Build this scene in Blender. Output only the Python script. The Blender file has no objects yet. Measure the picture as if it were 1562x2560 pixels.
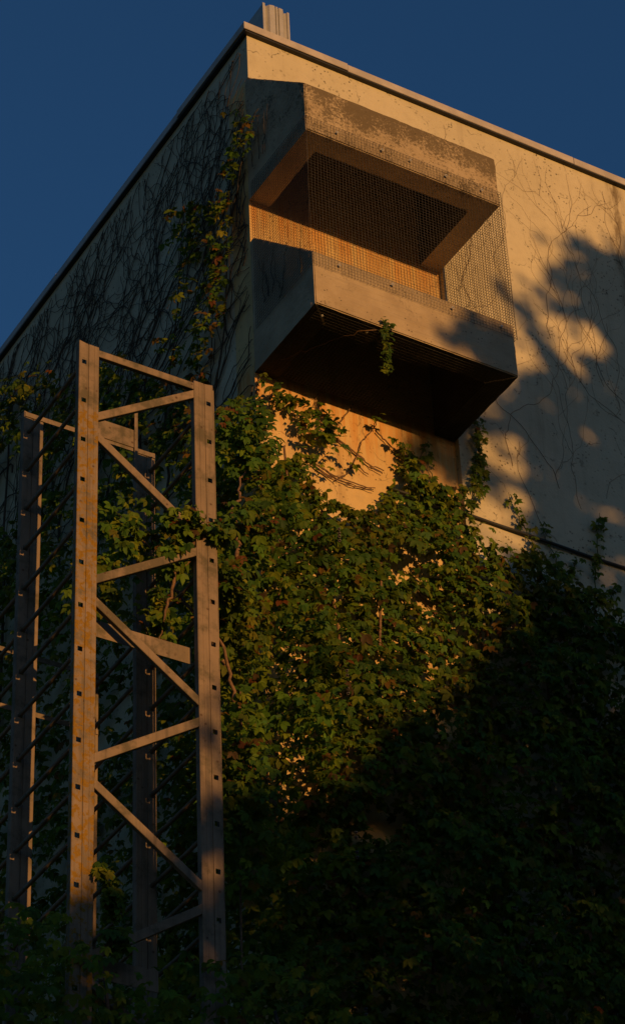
import bpy, bmesh, math, random
import numpy as np
from mathutils import Vector, Matrix

sc = bpy.context.scene
COL = sc.collection
RAD = math.radians
Z0 = 16.45                      # height of the lower hood's underside above the ground

# ------------------------------------------------------------------ camera
yaw, pit, rol = 0.5641, 0.65078, -0.04887
fw = Vector((math.sin(yaw) * math.cos(pit), math.cos(yaw) * math.cos(pit), math.sin(pit)))
rt = Vector((math.cos(yaw), -math.sin(yaw), 0))
up = rt.cross(fw)
r2 = rt * math.cos(rol) + up * math.sin(rol)
u2 = -rt * math.sin(rol) + up * math.cos(rol)
cam_d = bpy.data.cameras.new('camera')
cam = bpy.data.objects.new('camera', cam_d)
COL.objects.link(cam)
m = Matrix((r2, u2, -fw)).transposed().to_4x4()
m.translation = Vector((-9.0147, -14.9849, -14.8521 + Z0))
cam.matrix_world = m
cam_d.sensor_fit = 'HORIZONTAL'
cam_d.sensor_width = 36
cam_d.lens = 6838.4 / 1562 * 36
cam_d.clip_end = 2000
sc.camera = cam

# ------------------------------------------------------------------ sky, sun, exposure
SUN_EL, SUN_AZ = RAD(3.2), RAD(178.2)       # azimuth clockwise from +Y
world = bpy.data.worlds.new('World')
sc.world = world
world.use_nodes = True
wn = world.node_tree
wn.nodes.clear()
sky = wn.nodes.new('ShaderNodeTexSky')
sky.sky_type = 'NISHITA'
sky.sun_disc = False
sky.sun_elevation = SUN_EL
sky.sun_rotation = SUN_AZ
sky.air_density = 1.0
sky.dust_density = 0.2
sky.ozone_density = 4.0
bg = wn.nodes.new('ShaderNodeBackground')
bg.inputs['Strength'].default_value = 0.13
wo = wn.nodes.new('ShaderNodeOutputWorld')
wn.links.new(sky.outputs[0], bg.inputs[0])
wn.links.new(bg.outputs[0], wo.inputs[0])

sun_d = bpy.data.lights.new('sun', 'SUN')
sun_d.energy = 3.6
sun_d.color = (1.0, 0.505, 0.145)
sun_d.angle = RAD(0.53)
sun = bpy.data.objects.new('sun', sun_d)
COL.objects.link(sun)
to_sun = Vector((math.sin(SUN_AZ) * math.cos(SUN_EL), math.cos(SUN_AZ) * math.cos(SUN_EL), math.sin(SUN_EL)))
sun.rotation_euler = (-to_sun).to_track_quat('-Z', 'Y').to_euler()
sun.location = to_sun * 200

sc.view_settings.view_transform = 'Standard'
sc.view_settings.look = 'None'
sc.view_settings.exposure = 0.0
sc.view_settings.gamma = 1.0
sc.view_settings.use_curve_mapping = False

rng = np.random.default_rng(7)
random.seed(7)

# ------------------------------------------------------------------ helpers
def tag(o, label=None, cat=None, group=None, kind=None):
    if label: o['label'] = label
    if cat: o['category'] = cat
    if group: o['group'] = group
    if kind: o['kind'] = kind
    return o

def empty(name, loc, label, cat, group=None):
    o = bpy.data.objects.new(name, None)
    o.location = loc
    o.empty_display_size = 0.2
    COL.objects.link(o)
    return tag(o, label, cat, group)

def adopt(o, parent):
    """parent keeps o's coordinates as world coordinates"""
    if parent is not None:
        o.parent = parent
        base = Vector((0, 0, 0))
        p = parent
        while p is not None:
            base += p.location
            p = p.parent
        o.matrix_parent_inverse = Matrix.Translation(-base)
    return o

def link(name, me, mats, parent=None):
    if not isinstance(mats, (list, tuple)):
        mats = [mats]
    if not me.materials:
        for mt in mats:
            me.materials.append(mt)
    o = bpy.data.objects.new(name, me)
    COL.objects.link(o)
    return adopt(o, parent)

def mesh_np(name, verts, faces):
    me = bpy.data.meshes.new(name)
    me.from_pydata([tuple(v) for v in verts], [], [tuple(f) for f in faces])
    me.update()
    return me

def add_box(bm, x0, x1, y0, y1, z0, z1):
    v = [bm.verts.new((x, y, z)) for x in (x0, x1) for y in (y0, y1) for z in (z0, z1)]
    for f in ((0, 1, 3, 2), (4, 6, 7, 5), (0, 4, 5, 1), (2, 3, 7, 6), (0, 2, 6, 4), (1, 5, 7, 3)):
        bm.faces.new([v[i] for i in f])

def bm_mesh(name, bm):
    bmesh.ops.recalc_face_normals(bm, faces=bm.faces)
    me = bpy.data.meshes.new(name)
    bm.to_mesh(me)
    bm.free()
    return me

def box(name, mat, parent, x0, x1, y0, y1, z0, z1, bevel=0):
    bm = bmesh.new()
    add_box(bm, x0, x1, y0, y1, z0, z1)
    if bevel:
        bmesh.ops.bevel(bm, geom=list(bm.edges), offset=bevel, segments=1, affect='EDGES')
    return link(name, bm_mesh(name, bm), mat, parent)

def tube_geo(pts, radii, sides, V, Fc):
    """tapered tube through pts appended to V, Fc"""
    pts = [Vector(p) for p in pts]
    n = len(pts)
    base = len(V)
    for i, p in enumerate(pts):
        t = (pts[min(i + 1, n - 1)] - pts[max(i - 1, 0)])
        if t.length < 1e-9: t = Vector((0, 0, 1))
        t.normalize()
        a = t.cross(Vector((0.31, 0.83, 0.46)))
        if a.length < 1e-3: a = t.cross(Vector((1, 0, 0)))
        a.normalize()
        b = t.cross(a)
        r = radii[i] if hasattr(radii, '__len__') else radii
        for k in range(sides):
            an = 2 * math.pi * k / sides
            V.append(p + a * (r * math.cos(an)) + b * (r * math.sin(an)))
    for i in range(n - 1):
        for k in range(sides):
            k2 = (k + 1) % sides
            Fc.append((base + i * sides + k, base + i * sides + k2, base + (i + 1) * sides + k2, base + (i + 1) * sides + k))
    Fc.append(tuple(base + k for k in reversed(range(sides))))
    Fc.append(tuple(base + (n - 1) * sides + k for k in range(sides)))

def tube(name, mat, parent, pts, radii, sides=6):
    V, Fc = [], []
    tube_geo(pts, radii, sides, V, Fc)
    me = mesh_np(name, V, Fc)
    for p in me.polygons: p.use_smooth = sides > 4
    return link(name, me, mat, parent)

def vnoise(x, y, scale, seed):
    """smooth value noise in [0,1] on arrays"""
    x = np.asarray(x, float) / scale + 1000.0
    y = np.asarray(y, float) / scale + 1000.0
    xi = np.floor(x).astype(np.int64); yi = np.floor(y).astype(np.int64)
    fx = x - xi; fy = y - yi
    fx = fx * fx * (3 - 2 * fx); fy = fy * fy * (3 - 2 * fy)
    def h(a, b):
        n = (a * 374761393 + b * 668265263 + seed * 974634721) & 0x7fffffff
        n = ((n ^ (n >> 13)) * 1274126177) & 0x7fffffff
        return ((n ^ (n >> 16)) & 0xffff) / 65535.0
    return (h(xi, yi) * (1 - fx) + h(xi + 1, yi) * fx) * (1 - fy) + (h(xi, yi + 1) * (1 - fx) + h(xi + 1, yi + 1) * fx) * fy

def in_poly(px, pz, poly):
    px = np.asarray(px); pz = np.asarray(pz)
    c = np.zeros(px.shape, bool)
    n = len(poly)
    for i in range(n):
        x1, z1 = poly[i]; x2, z2 = poly[(i + 1) % n]
        if z1 == z2: continue
        hit = ((z1 > pz) != (z2 > pz)) & (px < (x2 - x1) * (pz - z1) / (z2 - z1) + x1)
        c ^= hit
    return c

# ------------------------------------------------------------------ materials
def new_mat(name):
    mt = bpy.data.materials.new(name)
    mt.use_nodes = True
    nt = mt.node_tree
    nt.nodes.clear()
    out = nt.nodes.new('ShaderNodeOutputMaterial')
    bs = nt.nodes.new('ShaderNodeBsdfPrincipled')
    nt.links.new(bs.outputs[0], out.inputs[0])
    return mt, nt, bs, out

class N:
    def __init__(s, nt): s.nt = nt
    def node(s, t, **kw):
        n = s.nt.nodes.new(t)
        for k, v in kw.items(): setattr(n, k, v)
        return n
    def put(s, sock, v):
        if isinstance(v, bpy.types.NodeSocket): s.nt.links.new(v, sock)
        else: sock.default_value = v
    def coords(s): return s.node('ShaderNodeTexCoord').outputs['Object']
    def mapping(s, vec, scale=(1, 1, 1), loc=(0, 0, 0)):
        n = s.node('ShaderNodeMapping'); s.put(n.inputs['Vector'], vec)
        n.inputs['Scale'].default_value = scale; n.inputs['Location'].default_value = loc
        return n.outputs[0]
    def noise(s, vec, scale, detail=4, rough=.55, dist=0, out='Fac'):
        n = s.node('ShaderNodeTexNoise'); s.put(n.inputs['Vector'], vec)
        n.inputs['Scale'].default_value = scale; n.inputs['Detail'].default_value = detail
        n.inputs['Roughness'].default_value = rough; n.inputs['Distortion'].default_value = dist
        return n.outputs[out]
    def voro(s, vec, scale, feature='F1', out='Distance'):
        n = s.node('ShaderNodeTexVoronoi', feature=feature); s.put(n.inputs['Vector'], vec)
        n.inputs['Scale'].default_value = scale
        return n.outputs[out]
    def ramp(s, fac, a, b, smooth=True):
        n = s.node('ShaderNodeMapRange', interpolation_type='SMOOTHSTEP' if smooth else 'LINEAR')
        s.put(n.inputs[0], fac); n.inputs[1].default_value = a; n.inputs[2].default_value = b
        return n.outputs[0]
    def math(s, op, a, b=0.0):
        n = s.node('ShaderNodeMath', operation=op); s.put(n.inputs[0], a); s.put(n.inputs[1], b)
        return n.outputs[0]
    def mix(s, f, a, b, bt='MIX'):
        n = s.node('ShaderNodeMix', data_type='RGBA', blend_type=bt)
        s.put(n.inputs[0], f)
        s.put(n.inputs[6], a if isinstance(a, bpy.types.NodeSocket) else (*a, 1))
        s.put(n.inputs[7], b if isinstance(b, bpy.types.NodeSocket) else (*b, 1))
        return n.outputs[2]
    def bump(s, h, strength, dist):
        n = s.node('ShaderNodeBump'); s.put(n.inputs['Height'], h)
        n.inputs['Strength'].default_value = strength; n.inputs['Distance'].default_value = dist
        return n.outputs[0]
    def sep(s, vec):
        n = s.node('ShaderNodeSeparateXYZ'); s.put(n.inputs[0], vec); return n.outputs

def wall_material(name, base_a, base_b, rust=0.0):
    mt, nt, bs, _ = new_mat(name)
    n = N(nt)
    c = n.coords()
    big = n.noise(c, 0.9, 5, .6)
    col = n.mix(n.ramp(big, .32, .68), base_a, base_b)
    fine = n.noise(c, 9, 6, .65)
    col = n.mix(n.math('MULTIPLY', n.ramp(fine, .45, .75), .22), col, (.26, .22, .16))
    # rain streaks, long in z
    st = n.noise(n.mapping(c, (7, 7, .55)), 1.0, 5, .6)
    col = n.mix(n.math('MULTIPLY', n.ramp(st, .52, .75), .28), col, (.24, .20, .15))
    # adhesive pads left by the creeper: clouds of small dark dots
    warp = n.noise(c, 2.2, 3, .6, out='Color')
    wadd = n.node('ShaderNodeVectorMath', operation='MULTIPLY_ADD')
    n.put(wadd.inputs[0], warp); wadd.inputs[1].default_value = (.55, .55, .55); n.put(wadd.inputs[2], c)
    wc = wadd.outputs[0]
    trail = n.voro(wc, 1.25, 'DISTANCE_TO_EDGE')
    near_trail = n.ramp(trail, .10, .0)
    dots = n.math('MULTIPLY', n.ramp(n.voro(c, 26), .34, .18), n.ramp(n.noise(c, 11, 3), .47, .55))
    dotmask = n.math('MAXIMUM', n.math('MULTIPLY', near_trail, .9), n.ramp(n.noise(c, 1.1, 3), .48, .62))
    col = n.mix(n.math('MULTIPLY', n.math('MULTIPLY', dots, dotmask), .85), col, (.05, .042, .03))
    # larger, sparser dots
    d2 = n.math('MULTIPLY', n.ramp(n.voro(c, 11), .22, .11), n.ramp(n.noise(c, 6, 2), .52, .57))
    col = n.mix(n.math('MULTIPLY', d2, .4), col, (.10, .08, .05))
    # hair-thin traces of old tendrils
    tr = n.math('MULTIPLY', n.ramp(trail, .009, .002), n.ramp(n.noise(c, 7, 4), .46, .62))
    col = n.mix(n.math('MULTIPLY', tr, .6), col, (.10, .085, .06))
    sx = n.sep(c)
    run = n.math('MULTIPLY', n.ramp(n.math('ABSOLUTE', n.math('SUBTRACT', sx[0], n.math('ADD', 4.05, n.math('MULTIPLY', n.noise(c, 1.7, 3), .22)))), .13, .01), n.ramp(sx[2], Z0 + 1.5, Z0 + 2.6))
    run = n.math('MULTIPLY', run, n.ramp(n.noise(n.mapping(c, (14, 14, 3)), 1.0, 5, .7), .36, .60))
    col = n.mix(n.math('MULTIPLY', run, .75), col, (.10, .065, .032))
    rs_ = n.noise(n.mapping(c, (3.2, 3.2, .22), (4.1, 0, 0)), 1.0, 4, .6)
    col = n.mix(n.math('MULTIPLY', n.ramp(rs_, .60, .72), .40), col, (.20, .125, .065))
    if rust:
        ru = n.noise(n.mapping(c, (16, 16, .8)), 1.0, 5, .65)
        z = n.sep(c)[2]
        lowhood = n.math('MULTIPLY', n.ramp(z, Z0 - 1.0, Z0 - .05), n.ramp(z, Z0 + .2, Z0))
        uphood = n.math('MULTIPLY', n.ramp(z, Z0 + 1.35, Z0 + 1.95), n.ramp(z, Z0 + 2.3, Z0 + 2.0))
        m_ = n.math('ADD', lowhood, uphood)
        m_ = n.math('MULTIPLY', m_, n.ramp(ru, .34, .62))
        col = n.mix(n.math('MULTIPLY', m_, rust), col, (.50, .22, .055))
        ru2 = n.math('MULTIPLY', n.ramp(n.noise(n.mapping(c, (26, 26, 3)), 1.0, 6, .7), .56, .68), n.math('ADD', lowhood, uphood))
        col = n.mix(n.math('MULTIPLY', ru2, .55), col, (.15, .06, .018))
    n.put(bs.inputs['Base Color'], col)
    bs.inputs['Roughness'].default_value = .92
    bs.inputs['Specular IOR Level'].default_value = .2
    h = n.math('ADD', n.noise(c, 45, 4, .6), n.math('MULTIPLY', n.noise(c, 6, 3), .8))
    n.put(bs.inputs['Normal'], n.bump(h, .25, .012))
    return mt

M_WALL = wall_material('painted_render', (.53, .47, .345), (.46, .405, .29))
M_WALL_IN = wall_material('bare_render', (.60, .435, .215), (.50, .345, .155), rust=.8)

def hood_material(name, dirt):
    mt, nt, bs, _ = new_mat(name)
    n = N(nt)
    c = n.coords()
    col = n.mix(n.ramp(n.noise(c, 2.2, 6, .65), .3, .7), (.42, .335, .23), (.31, .24, .16))
    # board marks of the formwork: faint horizontal grain
    g = n.noise(n.mapping(c, (2.5, 2.5, 60)), 1.0, 4, .6)
    col = n.mix(n.math('MULTIPLY', n.ramp(g, .5, .75), .35), col, (.21, .175, .13))
    # black algae speckle, thick along the upper arris
    z = n.sep(c)[2]
    zt = n.math('MULTIPLY', n.ramp(z, Z0 + 2.1, Z0 + 2.6), dirt)
    sp = n.math('ADD', n.math('MULTIPLY', n.noise(c, 4.0, 4, .7), .40), n.math('MULTIPLY', n.noise(c, 34, 6, .8), .60))
    zt = n.math('SUBTRACT', zt, n.ramp(n.sep(c)[1], -.93, -.80))
    amt = n.ramp(n.math('ADD', sp, n.math('MULTIPLY', zt, .11)), .495 if dirt else .53, .585 if dirt else .66)
    col = n.mix(n.math('MULTIPLY', amt, .80 if dirt else .5), col, (.075, .058, .036))
    pits = n.math('MULTIPLY', n.ramp(n.voro(c, 26), .24, .12), n.ramp(n.noise(c, 9, 2), .52, .60))
    col = n.mix(n.math('MULTIPLY', pits, .8), col, (.04, .034, .025))
    n.put(bs.inputs['Base Color'], col)
    bs.inputs['Roughness'].default_value = .95
    bs.inputs['Specular IOR Level'].default_value = .15
    h = n.math('ADD', n.noise(c, 38, 5, .65), n.math('MULTIPLY', g, .5))
    n.put(bs.inputs['Normal'], n.bump(h, .35, .012))
    return mt

M_HOOD_TOP = hood_material('stained_concrete', 1.0)
M_HOOD_LOW = hood_material('board_marked_concrete', 0.0)

def simple(name, col, rough=.6, metal=0.0, var=.25, scale=14, spec=.4):
    mt, nt, bs, _ = new_mat(name)
    n = N(nt)
    c = n.coords()
    f = n.noise(c, scale, 5, .6)
    dark = tuple(v * (1 - var) for v in col); lite = tuple(min(1, v * (1 + var)) for v in col)
    n.put(bs.inputs['Base Color'], n.mix(n.ramp(f, .3, .7), dark, lite))
    bs.inputs['Roughness'].default_value = rough
    bs.inputs['Metallic'].default_value = metal
    bs.inputs['Specular IOR Level'].default_value = spec
    n.put(bs.inputs['Normal'], n.bump(n.noise(c, scale * 3, 3), .12, .01))
    return mt

M_COPING = simple('zinc_coping', (.40, .36, .335), .55, .0, .14, 5)
M_ROOF = simple('roof_felt', (.09, .09, .09), .9)
M_WIRE = simple('mesh_wire', (.055, .05, .045), .7, .0, .3, 20)
M_WASHER = simple('zinc_washer', (.42, .41, .40), .45, .3, .15, 40)
M_FLUE = simple('flue_metal', (.44, .42, .38), .45, .35, .1, 4)
M_HOOD_SHADE = simple('shade_dark_concrete', (.035, .034, .026), .95, 0, .4, 5)  # concrete with the shade of the hood hollows put into its colour
M_CABLE_GAP = simple('cable_gap_black', (.022, .022, .022), .6)  # for the cable and the dark gap under the coping
M_STEM = simple('vine_bark', (.15, .085, .045), .85, 0, .4, 40)
M_STEM_OLD = simple('dead_vine_bark', (.058, .046, .033), .9, 0, .4, 30)
M_SHOOT = simple('green_shoot', (.07, .085, .025), .7, 0, .3, 40)
M_TRUNK = simple('tree_bark', (.12, .09, .065), .9, 0, .35, 6)
M_GROUND = simple('bounce_green_ground', (.07, .10, .03), .9, 0, .3, 3)  # unseen ground, green chosen for a greenish upward fill
M_BOLT = simple('bolt_steel', (.10, .085, .07), .6, .3, .3, 60)

def steel_material(name, lichen):
    mt, nt, bs, _ = new_mat(name)
    n = N(nt)
    c = n.coords()
    col = n.mix(n.ramp(n.noise(c, 3.5, 6, .65), .3, .7), (.245, .180, .130), (.175, .135, .098))
    stt = n.noise(n.mapping(c, (22, 22, 1.1)), 1.0, 5, .6)
    col = n.mix(n.math('MULTIPLY', n.ramp(stt, .46, .70), .6), col, (.10, .082, .062))
    gr = n.noise(c, 4.2, 6, .7)
    col = n.mix(n.math('MULTIPLY', n.ramp(gr, .48, .64), .75), col, (.080, .070, .045))
    rust = n.math('MULTIPLY', n.ramp(n.voro(c, 16), .24, .08), n.ramp(n.noise(c, 7, 3), .50, .58))
    col = n.mix(n.math('MULTIPLY', rust, .8), col, (.06, .03, .018))
    if lichen:
        sp = n.sep(c)
        zz = n.ramp(sp[2], Z0 - 2.30, Z0 - 2.5)
        xx = n.ramp(sp[0], -2.26, -2.35)
        dens = n.math('MULTIPLY', zz, n.math('ADD', n.math('MULTIPLY', xx, .085), .045))
        ln = n.noise(c, 17, 6, .7, .3)
        patch = n.ramp(n.math('ADD', n.math('ADD', ln, n.math('MULTIPLY', n.noise(c, 2.6, 3), .16)), dens), .615, .68)
        lc = n.mix(n.noise(c, 60, 3), (.13, .066, .008), (.29, .165, .022))
        col = n.mix(n.math('MULTIPLY', patch, zz), col, lc)
    n.put(bs.inputs['Base Color'], col)
    bs.inputs['Roughness'].default_value = .75
    bs.inputs['Specular IOR Level'].default_value = .12
    n.put(bs.inputs['Normal'], n.bump(n.noise(c, 50, 4, .6), .2, .006))
    return mt

M_STEEL = steel_material('galvanised_steel', False)
M_STEEL_L = steel_material('lichened_steel', True)

def leaf_material(name):
    mt, nt, bs, out = new_mat(name)
    n = N(nt)
    at = n.node('ShaderNodeAttribute', attribute_name='leaf_colour')
    c = n.node('ShaderNodeTexCoord').outputs['Object']
    col = n.mix(n.math('MULTIPLY', n.ramp(n.noise(c, 30, 3), .35, .75), .35), at.outputs['Color'], (.03, .05, .012))
    n.put(bs.inputs['Base Color'], col)
    bs.inputs['Roughness'].default_value = .6
    bs.inputs['Specular IOR Level'].default_value = .18
    tr = n.node('ShaderNodeBsdfTranslucent')
    n.put(tr.inputs['Color'], n.mix(.55, col, (.24, .30, .015), 'MIX'))
    mx = n.node('ShaderNodeMixShader')
    mx.inputs[0].default_value = .38
    nt.links.new(bs.outputs[0], mx.inputs[1])
    nt.links.new(tr.outputs[0], mx.inputs[2])
    nt.links.new(mx.outputs[0], out.inputs[0])
    return mt

M_LEAF = leaf_material('creeper_leaf')

# ------------------------------------------------------------------ ground
bm = bmesh.new()
bmesh.ops.create_grid(bm, x_segments=40, y_segments=40, size=600)
for v in bm.verts:
    v.co.z = 0.0
ground = link('ground', bm_mesh('ground', bm), M_GROUND)
tag(ground, 'unseen ground around the building, grass green for its bounce', 'ground', kind='structure')

# ------------------------------------------------------------------ building
W, D = 2.0, 0.94
ZR = Z0 + 4.05
bld = empty('concrete_building', (0, 0, 0), 'tall pale concrete building with a sharp corner and two hooded vent openings', 'building')

# front wall: L-shaped slab, the strip left of x=W is set back below the upper hood
poly = [(W, 0), (16, 0), (16, ZR), (0, ZR), (0, Z0 + 3.497), (W, Z0 + 3.497)]
bm = bmesh.new()
f0 = [bm.verts.new((x, 0, z)) for x, z in poly]
f1 = [bm.verts.new((x, .36, z)) for x, z in poly]
bm.faces.new(f0); bm.faces.new(list(reversed(f1)))
for i in range(len(poly)):
    j = (i + 1) % len(poly)
    bm.faces.new((f0[i], f1[i], f1[j], f0[j]))
link('front_wall', bm_mesh('front_wall', bm), M_WALL, bld)
box('recessed_wall', M_WALL_IN, bld, 0, W, .06, .36, 0, Z0 + 3.497)
box('side_wall', M_WALL, bld, 0, .36, .36, 14, 0, ZR)
box('rear_wall', M_WALL, bld, .36, 16, 13.64, 14, 0, ZR)
box('end_wall', M_WALL, bld, 15.64, 16, .36, 13.64, 0, ZR)
box('flat_roof', M_ROOF, bld, .36, 15.64, .36, 13.64, ZR - .35, ZR - .2)

# coping flashings, one object per length of sheet
def coping_x(x0, x1, lift):
    bm = bmesh.new()
    z0, z1 = ZR + .022 + lift, ZR + .112 + lift
    add_box(bm, x0, x1, -.052 - lift, .30, z0, z1)
    bmesh.ops.bevel(bm, geom=list(bm.edges), offset=.004, segments=1, affect='EDGES')
    link('coping_sheet', bm_mesh('coping_sheet', bm), M_COPING, bld)

def coping_y(y0, y1, lift):
    bm = bmesh.new()
    z0, z1 = ZR + .022 + lift, ZR + .112 + lift
    add_box(bm, -.052 - lift, .30, y0, y1, z0, z1)
    bmesh.ops.bevel(bm, geom=list(bm.edges), offset=.004, segments=1, affect='EDGES')
    link('coping_sheet', bm_mesh('coping_sheet', bm), M_COPING, bld)

coping_x(-.056, 1.07, .004)
x = 1.073
while x < 16:
    coping_x(x, min(x + 2.6, 16.04), random.uniform(-.004, .002)); x += 2.605
coping_y(.302, 1.26, .004)
y = 1.263
while y < 14:
    coping_y(y, min(y + 2.6, 14.04), random.uniform(-.004, .002)); y += 2.605
# black strips standing in for the shaded gap under the coping
box('gap_shade_strip', M_CABLE_GAP, bld, -.040, 15.95, -.046, .29, ZR + .002, ZR + .016)
box('gap_shade_strip', M_CABLE_GAP, bld, -.046, .29, .292, 13.95, ZR + .002, ZR + .016)

# vent hoods
def make_hood(name, zb, mat, label, rim):
    t, ti = .205, .13
    front, back = .57, 1.495
    s = (back - front) / D
    xa, xb = 0.0, W - .002
    prof = [(-D, 0), (-D, front), (0, back), (.058, back), (.058, 0)]
    inn = [(-D + t, 0), (-D + t, front + s * t - ti * 1.3), (-.002, back - ti * 1.4), (.058, back - ti * 1.4), (.058, 0)]
    bm = bmesh.new()
    V = lambda x, p: bm.verts.new((x, p[0], zb + p[1]))
    oL = [V(xa, p) for p in prof]; oR = [V(xb, p) for p in prof]
    iL = [V(xa + t, p) for p in inn]; iR = [V(xb - t, p) for p in inn]
    bm.faces.new(oL); bm.faces.new(oR)
    bm.faces.new((oL[0], oL[1], oR[1], oR[0]))
    bm.faces.new((oL[1], oL[2], oR[2], oR[1]))
    bm.faces.new((oL[2], oL[3], oR[3], oR[2]))
    # rim
    for fv in ((oL[0], oR[0], iR[0], iL[0]), (oL[0], iL[0], iL[4], oL[4]), (oR[0], oR[4], iR[4], iR[0])):
        bm.faces.new(fv).material_index = rim  # lower hood's rim gets the shade-dark colour too
    # inside
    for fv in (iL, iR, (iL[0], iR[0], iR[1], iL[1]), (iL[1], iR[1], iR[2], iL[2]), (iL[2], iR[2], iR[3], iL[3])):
        bm.faces.new(fv).material_index = 1  # darkness of the hollow is painted by this second material
    bmesh.ops.recalc_face_normals(bm, faces=bm.faces)
    # orient: the front face must look towards -y
    ed = [e for e in bm.edges if len(e.link_faces) == 2 and e.verts[0].co.y < .05 and e.verts[1].co.y < .05]
    bmesh.ops.bevel(bm, geom=ed, offset=.009, segments=2, affect='EDGES')
    me = bpy.data.meshes.new(name)
    bm.to_mesh(me); bm.free()
    o = link(name, me, [mat, M_HOOD_SHADE], bld)
    md = o.modifiers.new('subdivide', 'SUBSURF'); md.subdivision_type = 'SIMPLE'; md.levels = md.render_levels = 5
    tx = bpy.data.textures.new('chips', 'CLOUDS'); tx.noise_scale = .09; tx.noise_depth = 3
    md = o.modifiers.new('chips', 'DISPLACE'); md.texture = tx; md.strength = .014; md.mid_level = .5; md.texture_coords = 'LOCAL'
    o['label'] = label
    return o

hood_hi = make_hood('vent_hood', Z0 + 1.994, M_HOOD_TOP, 'upper concrete vent hood blackened with algae', 0)
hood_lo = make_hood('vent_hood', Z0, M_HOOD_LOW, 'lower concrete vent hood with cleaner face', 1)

# wire mesh: every wire a four-sided rod, one part for each sheet
CELL, WR = .031, .0016
def mesh_sheet(name, parent, origin, ax, la, bx, lb, seed):
    rs = random.Random(seed)
    origin = Vector(origin); ax = Vector(ax); bx = Vector(bx); nn = ax.cross(bx)
    V, Fc = [], []
    na, nb = int(la / CELL), int(lb / CELL)
    def bulge(a, b):
        return nn * (.009 * math.sin(a * 5 + seed) * math.sin(b * 4 + 1 + seed) * math.sin(math.pi * b / lb))
    for i in range(na + 1):
        a = i * la / na + rs.uniform(-.0012, .0012)
        pts = [origin + ax * (a + .004 * math.sin(k * 2.1 + i * .7)) + bx * (lb * k / 4 + (rs.uniform(-.02, .012) if k == 0 else 0)) + bulge(a, lb * k / 4) + nn * WR for k in range(5)]
        tube_geo(pts, WR, 4, V, Fc)
    for j in range(nb + 1):
        b = j * lb / nb + rs.uniform(-.0012, .0012)
        pts = [origin + ax * (la * k / 4 + (rs.uniform(-.004, .006) if k == 4 else 0)) + bx * b + bulge(la * k / 4, b) - nn * WR for k in range(5)]
        tube_geo(pts, WR, 4, V, Fc)
    return link(name, mesh_np(name, V, Fc), M_WIRE, parent)

ml, mh = Z0 + .42, Z0 + 2.145
mesh_sheet('wire_mesh', hood_hi, (-.012, -D - .014, ml), (1, 0, 0), W + .024, (0, 0, 1), mh - ml, 1)
mesh_sheet('wire_mesh', hood_hi, (-.016, -D - .006, ml), (0, 1, 0), D - .01, (0, 0, 1), mh - ml, 2)
mesh_sheet('wire_mesh', hood_hi, (W + .016, -D - .006, ml), (0, 1, 0), D - .01, (0, 0, 1), mh - ml, 3)
mesh_sheet('wire_mesh', hood_lo, (.05, -D + .04, Z0 - .012), (1, 0, 0), W - .10, (0, 1, 0), D - .06, 4)

washer_me = None
def washer(parent, loc, axis):
    global washer_me
    if washer_me is None:
        bm = bmesh.new()
        bmesh.ops.create_cone(bm, cap_ends=True, segments=12, radius1=.014, radius2=.013, depth=.003)
        bmesh.ops.create_cone(bm, cap_ends=True, segments=6, radius1=.007, radius2=.006, depth=.010, matrix=Matrix.Translation((0, 0, .004)))
        washer_me = bm_mesh('washer', bm)
    o = link('washer', washer_me, M_WASHER, parent)
    o.location = loc
    o.rotation_euler = Vector(axis).to_track_quat('Z', 'Y').to_euler()

for x in (.30, .76, 1.05, 1.42, 1.80):
    washer(hood_hi, (x, -D - .022, Z0 + 2.085 + random.uniform(-.01, .01)), (0, -1, 0))
for x in (.24, .76, 1.36, 1.86):
    washer(hood_lo, (x, -D - .022, Z0 + .495 + random.uniform(-.01, .01)), (0, -1, 0))
for x in (.12, .55):
    washer(hood_lo, (x, -D + .10, Z0 - .020), (0, 0, -1))

# ribbed metal flue on the roof
fl = [(0, .30), (0, .035), (-.012, .02), (-.012, 0), (.022, 0), (.026, .018), (.055, .03), (.085, -.002), (.125, -.012), (.155, -.012),
      (.160, .004), (.168, .004), (.172, -.012), (.196, -.012), (.201, .004), (.209, .004), (.214, -.012), (.27, -.012), (.285, .002),
      (.315, .03), (.34, .018), (.343, 0), (.372, 0), (.372, .02), (.36, .035), (.36, .30)]
bm = bmesh.new()
zlo, zhi = ZR - .3, ZR + 1.27
lo = [bm.verts.new((.535 + a * .78, .55 + b, zlo)) for a, b in fl]
hi = [bm.verts.new((.535 + a * .78, .55 + b, zhi)) for a, b in fl]
for i in range(len(fl)):
    j = (i + 1) % len(fl)
    bm.faces.new((lo[i], lo[j], hi[j], hi[i]))
bm.faces.new(hi)
flue = link('metal_flue', bm_mesh('metal_flue', bm), M_FLUE, bld)
flue['label'] = 'ribbed cream metal flue on the roof corner'

# cable along the front wall
pts = [(1.2 + i * .35, -.022 - .006 * math.sin(i * 1.7), Z0 - .848 + .008 * math.sin(i * .9)) for i in range(28)]
cab = tube('wall_cable', M_CABLE_GAP, None, pts, .016, 8)
tag(cab, 'dark cable running straight along the front wall above the creeper', 'cable')

# ------------------------------------------------------------------ steel rack tower
TX0, TX1, TY, TD = -2.40, -1.30, -1.50, .91
TT = Z0 - 1.825
tower = empty('steel_rack_tower', (-1.85, TY + TD / 2, 0), 'tall galvanised steel rack tower with perforated posts and zigzag braces left of the building corner', 'tower')

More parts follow.
